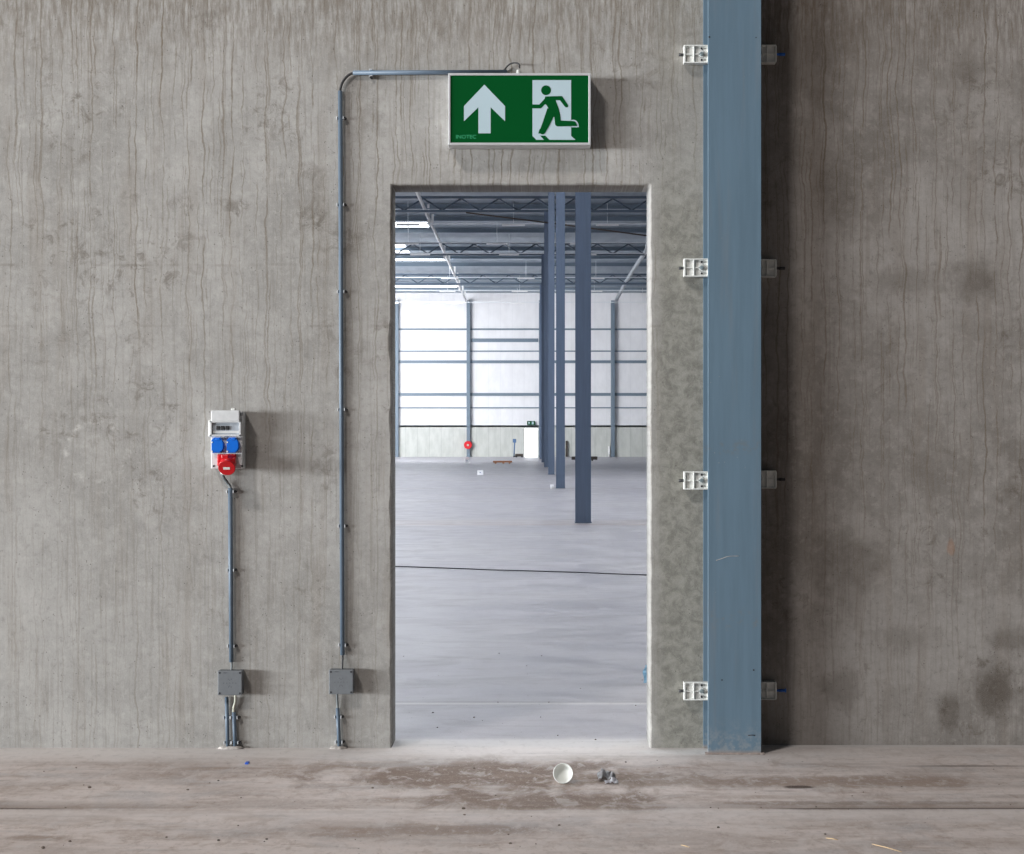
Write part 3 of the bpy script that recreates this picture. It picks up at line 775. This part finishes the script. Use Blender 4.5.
# ------------------------------------------------------------------ conduits
CR = .0091; CYC = WALL - .0135
def clip(bm, cx, cz, vertical=True, w=.015):
    # saddle clip: a base block on the wall, two upright ears and a screw
    if vertical:
        add_box(bm, cx - w, cx + w, WALL - .006, WALL, cz - .007, cz + .007, bevel=.001)
        add_box(bm, cx - w, cx - w + .004, WALL - .021, WALL - .005, cz - .006, cz + .006, bevel=.001)
        add_box(bm, cx + w - .004, cx + w, WALL - .021, WALL - .005, cz - .006, cz + .006, bevel=.001)
    else:
        add_box(bm, cx - .007, cx + .007, WALL - .006, WALL, cz - w, cz + w, bevel=.001)
        for s_ in (-1, 1):
            a, b = sorted((cz + s_ * w, cz + s_ * (w - .004)))
            add_box(bm, cx - .006, cx + .006, WALL - .021, WALL - .005, a, b, bevel=.001)
def conduit(label, runs, clips, loc, r=CR):
    t = thing('conduit', label, 'conduit', loc, 'conduits on the concrete wall')
    for p in runs: obj('tube', T([(PX(a, CYC), CYC, PZ(b, CYC)) for a, b in p], r, 16), M['conduit'], t)
    for (a, b, v) in clips:
        bm = bmesh.new(); clip(bm, PX(a, CYC), PZ(b, CYC), v)
        c = obj('clip', bm, M['clip'], t)
        X, Z = PX(a, CYC), PZ(b, CYC)
        q = (X + .019, WALL - .004, Z) if v else (X, WALL - .004, Z - .019)
        bm = T([(q[0], WALL, q[2]), (q[0], WALL - .017, q[2])], .0052, 10)
        obj('clip_screw', bm, M['black'], c).location = (0, 0, 0)
    return t
conduit('tall vertical grey conduit left of the doorway', [[(340.2, 91), (342.4, 655)]],
        [(340.3, 118, True), (340.6, 204.6, True), (341.0, 291.4, True), (341.4, 409.5, True), (341.9, 526, True), (342.4, 645, True)], (PX(342, WALL), WALL, PZ(655, WALL)))
conduit('horizontal grey conduit running along to the exit sign', [[(353, 72.8), (507, 72.0)]], [(371, 72.8, False)], (PX(366, WALL), WALL, PZ(73, WALL)))
conduit('vertical grey conduit below the socket box', [[(230.3, 488), (231.3, 662)]], [(230.3, 491.7, True), (230.8, 570, True), (231.2, 646, True)], (PX(231, WALL), WALL, PZ(662, WALL)))
conduit('left one of the paired short conduits under the left junction box', [[(226.6, 697), (227.8, 748.4)]], [(227.0, 717.5, True), (227.7, 742.5, True)], (PX(228, WALL), WALL, 0), r=.0078)
conduit('right one of the paired short conduits under the left junction box', [[(233.8, 712), (235.2, 748.4)]], [(234.2, 717.5, True), (235, 742.5, True)], (PX(235, WALL), WALL, 0), r=.0078)
conduit('single short conduit under the right junction box', [[(337.6, 708), (339.3, 748.4)]], [(338, 717, True), (339, 742, True)], (PX(339, WALL), WALL, 0), r=.0078)
def cable(label, pts, r, mat, name='cable'):
    P = smooth_path([(PX(a, y), y, PZ(b, y)) for a, b, y in pts], 6)
    return tag(obj(name, T(P, r, 10), mat, origin=P[0]), label, 'cable')
c = CYC
cable('dark cable bend joining the vertical and horizontal conduits', [(340.2, 93, c), (340.6, 88, c), (343, 81.5, c), (347.5, 76, c), (353, 73.1, c), (359, 72.8, c)], .0052, M['black'])
cable('black cable loop arching into the top of the exit sign', [(500, 72.6, c), (503.5, 71, c), (507, 66.5, c), (511, 63.6, c - .005), (516, 62.9, c - .015), (519, 64.4, c - .02), (519.4, 68, SY + .05)], .0034, M['black'])
cable('short dark cable entering the right junction box from above', [(342.6, 652, c), (342.6, 660, c), (342.2, 672, c - .005)], .004, M['black'])
cable('short dark cable entering the left junction box from above', [(231.8, 660, c), (231.6, 665, c), (231.5, 673, c - .005)], .004, M['greycable'])
cable('bent grey cable under the red socket', [(222.0, 474, WALL - .03), (224, 478, WALL - .028), (228, 483.5, c), (230.6, 488, c), (230.7, 492, c)], .0062, M['greycable'])
cable('pale cable between left junction box and right short conduit', [(235.4, 693, c - .004), (235.2, 702, c), (233.6, 708, c), (233.8, 714, c)], .0052, M['palecable'])
cable('short dark cable under the right junction box', [(337.0, 693, c - .004), (337.4, 702, c), (337.6, 711, c)], .0045, M['greycable'])
# pale mortar blobs at the feet
for (a, lab) in ((228.4, 'pale mortar lump at the foot of the paired conduits'), (338.5, 'pale mortar lump at the foot of the single short conduit')):
    bm = bmesh.new(); bmesh.ops.create_icosphere(bm, subdivisions=3, radius=1)
    for v in bm.verts:
        q = 1 + .3 * mnoise.noise(v.co * 2.3 + Vector((a, 0, 0)))
        v.co = Vector((v.co.x * .034 * q * (1.5 if a < 300 else 1.0), v.co.y * .022 * q, max(-.1, v.co.z) * .011 * q))
    for f in bm.faces: f.smooth = True
    o = obj('mortar_lump', bm, M['mortar']); o.location = (PX(a + (3 if a < 300 else 0), WALL), WALL - .012, .001); tag(o, lab, 'mortar')

# ------------------------------------------------------------------ junction boxes
def jbox(px0, py0, label):
    yf = WALL - .05; s_ = yf / F
    x0, x1 = PX(px0, yf), PX(px0 + 24.4, yf); z1, z0 = PZ(py0, yf), PZ(py0 + 24.6, yf)
    t = thing('junction_box', label, 'junction box', ((x0 + x1) / 2, WALL, z0), 'grey junction boxes')
    obj('box_body', B(x0 + .001, x1 - .001, yf + .014, WALL, z0 + .001, z1 - .001, bevel=.002), M['boxgrey'], t)
    lid = obj('lid', B(x0, x1, yf, yf + .0135, z0, z1, bevel=.003), M['boxgrey'], t)
    for a in (.085, .915):
        for b in (.085, .915):
            X, Z = x0 + a * (x1 - x0), z0 + b * (z1 - z0)
            q = obj('lid_screw', T([(X, yf - .0006, Z), (X, yf + .004, Z)], .0042, 10), M['darkhole'], lid); q.location = (0, 0, 0)
    bm = bmesh.new()
    for a, b in ((.25, .5), (.38, .5), (.5, .5), (.62, .5), (.75, .5), (.5, .62), (.5, .38), (.44, .66), (.56, .66), (.44, .34), (.56, .34), (.26, .92), (.3, .92), (.34, .915), (.38, .92)):
        X, Z = x0 + a * (x1 - x0), z0 + b * (z1 - z0)
        add_tube(bm, [(X, yf - .0004, Z), (X, yf + .002, Z)], .0015, 6)
    q = obj('moulded_marks', bm, M['darkhole'], lid); q.location = (0, 0, 0)
jbox(217.6, 670.8, 'grey square junction box on the left, below the socket box')
jbox(328.8, 669.8, 'grey square junction box on the right, nearest the doorway')

# ------------------------------------------------------------------ socket box
BY = WALL - .072
def bx_(zx, Y=BY): return (190 + zx / 6.575 - CX) * Y / F
def bz_(zy, Y=BY): return H - (390 + zy / 6.575 - CY) * Y / F
t = thing('socket_box', 'pale grey wall socket box with two blue sockets and a red one', 'socket box', (bx_(245), WALL, bz_(520)))
hs_ = obj('housing', B(bx_(137), bx_(345), BY, WALL, bz_(518), bz_(140), bevel=.004, seg=3), M['boxwhite'], t)
def sub(name, bm, m, lab=None, par=None):
    o = obj(name, bm, m, par or t, lab)
    if par is not None: o.location = (0, 0, 0)
    return o
cover = sub('upper_cover', B(bx_(143), bx_(330), BY - .016, BY + .001, bz_(208), bz_(134), bevel=.004, seg=3), M['boxwhite'])
bm = bmesh.new()   # breaker window: frame around a recessed field
add_box(bm, bx_(135), bx_(338), BY - .014, BY + .001, bz_(214), bz_(204), bevel=.001); add_box(bm, bx_(135), bx_(338), BY - .014, BY + .001, bz_(303), bz_(293), bevel=.001)
add_box(bm, bx_(135), bx_(147), BY - .014, BY + .001, bz_(303), bz_(204), bevel=.001); add_box(bm, bx_(326), bx_(338), BY - .014, BY + .001, bz_(303), bz_(204), bevel=.001)
sub('window_frame', bm, M['boxwhite'])
pane = sub('breaker_panel', B(bx_(145), bx_(328), BY - .005, BY + .001, bz_(295), bz_(212)), M['windowgrey'])
for q in (176, 206, 236):
    bb = sub('breaker', B(bx_(q), bx_(q + 22), BY - .011, BY - .004, bz_(262), bz_(236), bevel=.0008), M['black'], None, pane)
sub('breaker', B(bx_(152), bx_(322), BY - .0065, BY - .004, bz_(284), bz_(268)), M['boxwhite'], None, pane)
sub('side_flap', B(bx_(121), bx_(138), BY - .004, BY + .03, bz_(306), bz_(200), bevel=.002), M['whiteplas'])
sub('top_catch', B(bx_(272), bx_(298), BY - .008, BY + .01, bz_(140), bz_(119), bevel=.002), M['whiteplas'])
sub('dark_latch', B(bx_(322), bx_(350), BY - .004, BY + .003, bz_(170), bz_(148), bevel=.002), M['boxgrey'])
for (x0, lab) in ((146, 'left blue socket cover'), (246, 'right blue socket cover')):
    bm = bmesh.new(); W_ = 80
    poly = [(x0, 330), (x0 + 16, 313), (x0 + 58, 311), (x0 + 62, 325), (x0 + 76, 336), (x0 + 80, 352), (x0 + 80, 382), (x0 + 72, 400), (x0 + 56, 412), (x0 + 8, 414), (x0, 400)]
    add_prism(bm, [(bx_(a), bz_(b)) for a, b in poly], BY - .018, BY)
    es = [e for e in bm.edges if abs(e.verts[0].co.y - e.verts[1].co.y) < 1e-6 and e.verts[0].co.y < BY - .01]
    bmesh.ops.bevel(bm, geom=es, offset=.003, segments=2, affect='EDGES')
    sk = sub('blue_socket', bm, M['sockblue'])
    sub('hinge_rib', B(bx_(x0 + 30), bx_(x0 + 56), BY - .021, BY - .017, bz_(330), bz_(316), bevel=.001), M['sockblue'], None, sk)
    for zz in (343, 403): sub('white_pin', B(bx_(x0), bx_(x0 + 9), BY - .0195, BY - .016, bz_(zz + 5), bz_(zz - 4)), M['whiteplas'], None, sk)
sub('centre_screw', T([(bx_(235), BY - .003, bz_(312)), (bx_(235), BY + .001, bz_(312))], .0065, 16), M['windowgrey'])
for a, b in ((157, 500), (343, 498), (157, 505)): 
    pass
for a, b in ((157, 500), (343, 500)):
    sub('corner_screw', T([(bx_(a), BY - .0015, bz_(b)), (bx_(a), BY + .001, bz_(b))], .0045, 12), M['darkhole'])
# red industrial socket: flanged body, barrel and round sprung lid tipped downward
bm = bmesh.new()
add_box(bm, bx_(184), bx_(306), BY - .02, BY + .001, bz_(500), bz_(421), bevel=.005, seg=3)
rs = sub('red_socket', bm, M['sockred'])
ax = Vector((0, -.86, -.51)); YL = BY - .06; cen = Vector((bx_(241, YL), YL, bz_(514, YL))) - ax * .0535
sub('barrel', T([cen, cen + ax * .045], .031, 28), M['sockred'], None, rs)
sub('lid', T([cen + ax * .045, cen + ax * .0465, cen + ax * .052, cen + ax * .0535], .032, 32, r_list=[.0325, .0345, .0345, .0325]), M['sockred'], None, rs)
sub('lid_hinge', B(bx_(222), bx_(268), BY - .052, BY - .012, bz_(452), bz_(424), bevel=.003), M['sockred'], None, rs)
sub('side_lug', B(bx_(292), bx_(310), BY - .045, BY - .015, bz_(500), bz_(445), bevel=.003), M['sockred'], None, rs)
q = cen + ax * .0538; v = Vector((0, -.51, .86))
bm = bmesh.new(); a = [bm.verts.new(q + Vector((dx, 0, 0)) + v * dz + ax * dy) for dy in (0, .0006) for dx, dz in ((-.014, -.006), (.013, -.006), (.013, .005), (-.014, .005))]
for f in ((0, 1, 2, 3), (4, 5, 6, 7), (0, 1, 5, 4), (1, 2, 6, 5), (2, 3, 7, 6), (3, 0, 4, 7)): bm.faces.new([a[i] for i in f])
sub('rating_label', bm, M['whiteplas'], 'small white label on the red lid', rs)
sub('white_catch', T([(bx_(291), BY - .05, bz_(524)), (bx_(291), BY - .035, bz_(522))], .0045, 10), M['whiteplas'], None, rs)
sub('cable_gland', T([(bx_(205), BY + .045, bz_(516)), (bx_(205), BY + .045, bz_(548)), (bx_(207), BY + .045, bz_(562))], .011, 14, r_list=[.0125, .0125, .008]), M['whiteplas'], 'pale cable gland under the box')

# ------------------------------------------------------------------ litter
Y = FY(783.2); X = PX(563, Y)
t = thing('paper_cup', 'round white paper cup lying with its mouth towards us', 'cup', (X, Y, 0))
R0, R1, Lc = .035, .029, .028
def cup(bm, ro, ri, ln, y0):
    tilt = math.atan2(R0 - R1, Lc)
    n = 40; prof = [(0, ro), (ln, ri)]
    prof_in = [(ln - .004, ri - .0015), (0, ro - .0015)]
    allp = prof + [(ln, 0)] ; rings = []
    for (d, r) in [(ln, .0001), (ln, ri), (0, ro), (0, ro - .0012), (ln - .006, ri - .0012), (ln - .006, .0001)]:
        rings.append([bm.verts.new((r * math.cos(2 * math.pi * k / n), d, r * math.sin(2 * math.pi * k / n))) for k in range(n)])
    for a, b in zip(rings, rings[1:]):
        for k in range(n):
            f = bm.faces.new((a[k], a[(k + 1) % n], b[(k + 1) % n], b[k])); f.smooth = True
ct = -math.atan2(R0 - R1, Lc)
yaw = math.radians(-2)
mat = Matrix.Translation((X, Y - .005, R0 * math.cos(ct) + .003)) @ Matrix.Rotation(yaw, 4, 'Z') @ Matrix.Rotation(ct, 4, 'X')
bm = bmesh.new(); cup(bm, R0, R1, Lc, 0); bmesh.ops.transform(bm, matrix=mat, verts=bm.verts)
obj('cup_body', bm, M['cup'], t)
bm = bmesh.new(); nn = 48; rg = []
for k in range(nn):
    a = 2 * math.pi * k / nn; rg.append([bm.verts.new(((R0 + .0018 * math.cos(b)) * math.cos(a), .0018 * math.sin(b), (R0 + .0018 * math.cos(b)) * math.sin(a))) for b in (2 * math.pi * j / 8 for j in range(8))])
for k in range(nn):
    for j in range(8):
        f = bm.faces.new((rg[k][j], rg[(k + 1) % nn][j], rg[(k + 1) % nn][(j + 1) % 8], rg[k][(j + 1) % 8])); f.smooth = True
bmesh.ops.transform(bm, matrix=mat, verts=bm.verts)
obj('rim', bm, M['whiteplas'], t)

def crumple(cx, cy, w, d, h, seed, mat, parent):
    bm = bmesh.new(); g = []; n = 12
    for i in range(n + 1):
        row = []
        for j in range(n + 1):
            u, v_ = i / n - .5, j / n - .5
            q = Vector((u * 2.6, v_ * 1.7, seed))
            z = (abs(mnoise.noise(q)) * 1.6 + .5 * abs(mnoise.noise(q * 2.3))) * h * (1.1 - 2 * max(abs(u), abs(v_)) ** 2) + .002
            e = 1 + .35 * mnoise.noise(Vector((math.atan2(v_, u) * 1.3, seed, 0)))
            row.append(bm.verts.new((cx + u * w * e + .006 * mnoise.noise(q * 2), cy + v_ * d * e, max(.001, z))))
        g.append(row)
    for i in range(n):
        for j in range(n): bm.faces.new((g[i][j], g[i + 1][j], g[i + 1][j + 1], g[i][j + 1]))
    for f in bm.faces: f.smooth = True
    bmesh.ops.solidify(bm, geom=bm.faces, thickness=.0012)
    return obj('crumpled_sheet', bm, mat, parent)
Y = FY(780); X = PX(608, Y)
t = thing('crumpled_wrapper', 'small crumpled grey and white wrapper right of the paper cup', 'wrapper', (X, Y, 0))
crumple(X - .006, Y + .02, .06, .10, .04, 2.2, M['rag'], t)
crumple(X + .008, Y - .055, .045, .05, .018, 7.7, M['ragw'], t)['label'] = 'paler torn flap'
for i, (a, b, c_, d, r, lab) in enumerate(((872, 844.5, 902, 852.5, .0016, 'long pale straw stalk in the bottom right foreground'),
                                       (826, 838.5, 838, 840.5, .0017, 'short pale straw bit, middle of the three straws'),
                                       (681, 845.5, 690, 848, .0015, 'tiny pale straw bit farthest left of the straws'))):
    p, q = floorpos(a, b), floorpos(c_, d); m_ = ((p[0] + q[0]) / 2, (p[1] + q[1]) / 2)
    tag(obj('straw', T([(p[0], p[1], r), (m_[0], m_[1] + .002, r * 1.6), (q[0], q[1], r)], r, 8, r_list=[r * .6, r, r * .7]), M['straw'], origin=(p[0], p[1], 0)), lab, 'straw', 'straw bits')
X, Y = floorpos(247.5, 763.5); bm = B(X - .007, X + .007, Y - .02, Y + .01, 0, .007, bevel=.002)
tag(obj('plastic_scrap', bm, M['bluebit']), 'tiny bright blue plastic scrap on the floor below the left wall', 'plastic scrap')
bm = bmesh.new(); rr = random.Random(11)
for i in range(170):
    if i < 110: px, py = rr.uniform(0, 1024), rr.uniform(757, 850)
    else: px, py = rr.uniform(398, 644), rr.uniform(640, 742)
    X, Y = floorpos(px, py); r = (rr.random() ** 3) * .004 + .0011
    if i < 8: r *= 1.5
    g = bmesh.ops.create_icosphere(bm, subdivisions=1, radius=r)
    for v in g['verts']: v.co = Vector((v.co.x * rr.uniform(.8, 1.5), v.co.y, v.co.z * .7)) + Vector((X, Y, r * .4))
tag(obj('floor_grit', bm, M['grit']), 'scattered crumbs of grit over the dusty floor', 'grit', kind='stuff')

# ------------------------------------------------------------------ light
def area(name, loc, target, sx_, sy_, power, col):
    l = bpy.data.lights.new(name, 'AREA'); l.shape = 'RECTANGLE'; l.size = sx_; l.size_y = sy_; l.energy = power; l.color = col
    o = bpy.data.objects.new(name, l); C.objects.link(o); o.location = loc
    o.rotation_euler = (Vector(target) - Vector(loc)).to_track_quat('-Z', 'Y').to_euler()
    return o
# open loading doors far to the left, a roof light above left
area('loading_door_daylight', (-45, -10, 2.6), (0, -10, 2.2), 30, 5.0, 47000, (.93, .97, 1.0))
area('roof_light_daylight', (-6.6, WALL - 8.8, 12.2), (0, WALL, 1.5), 2.0, 1.4, 1020, (1.0, .94, .90))
# hall: unseen lamps added on the left to brighten jamb, far wall and roof
area('hall_jamb_fill', (-HW + .3, 44, 3.2), (0, 44, 1.5), 50, 5.0, 5200, (.92, .94, 1.0))
area('hall_side_fill', (-HW + .3, 112, 7.0), (-9, 131, 7), 34, 11.0, 21500, (.97, .98, 1.0))
w = bpy.data.worlds.new('World'); bpy.context.scene.world = w; w.use_nodes = True
w.node_tree.nodes['Background'].inputs[0].default_value = (.80, .9, 1.0, 1)
w.node_tree.nodes['Background'].inputs[1].default_value = .05

cam = bpy.data.cameras.new('Camera'); co = bpy.data.objects.new('Camera', cam); C.objects.link(co)
co.location = (0, 0, H); co.rotation_euler = (math.pi / 2, 0, 0)
cam.sensor_fit = 'HORIZONTAL'; cam.sensor_width = 36; cam.lens = 36 * F / 1024
cam.shift_x = -(CX - 512) / 1024; cam.shift_y = (CY - 427) / 1024
cam.clip_end = 300
sc = bpy.context.scene; sc.camera = co
sc.view_settings.view_transform = 'Standard'; sc.view_settings.look = 'None'
sc.view_settings.gamma = 1.0; sc.view_settings.use_curve_mapping = False
sc.view_settings.exposure = 0.0
sc.cycles.max_bounces = 8; sc.cycles.diffuse_bounces = 5
sc.cycles.sample_clamp_indirect = 10
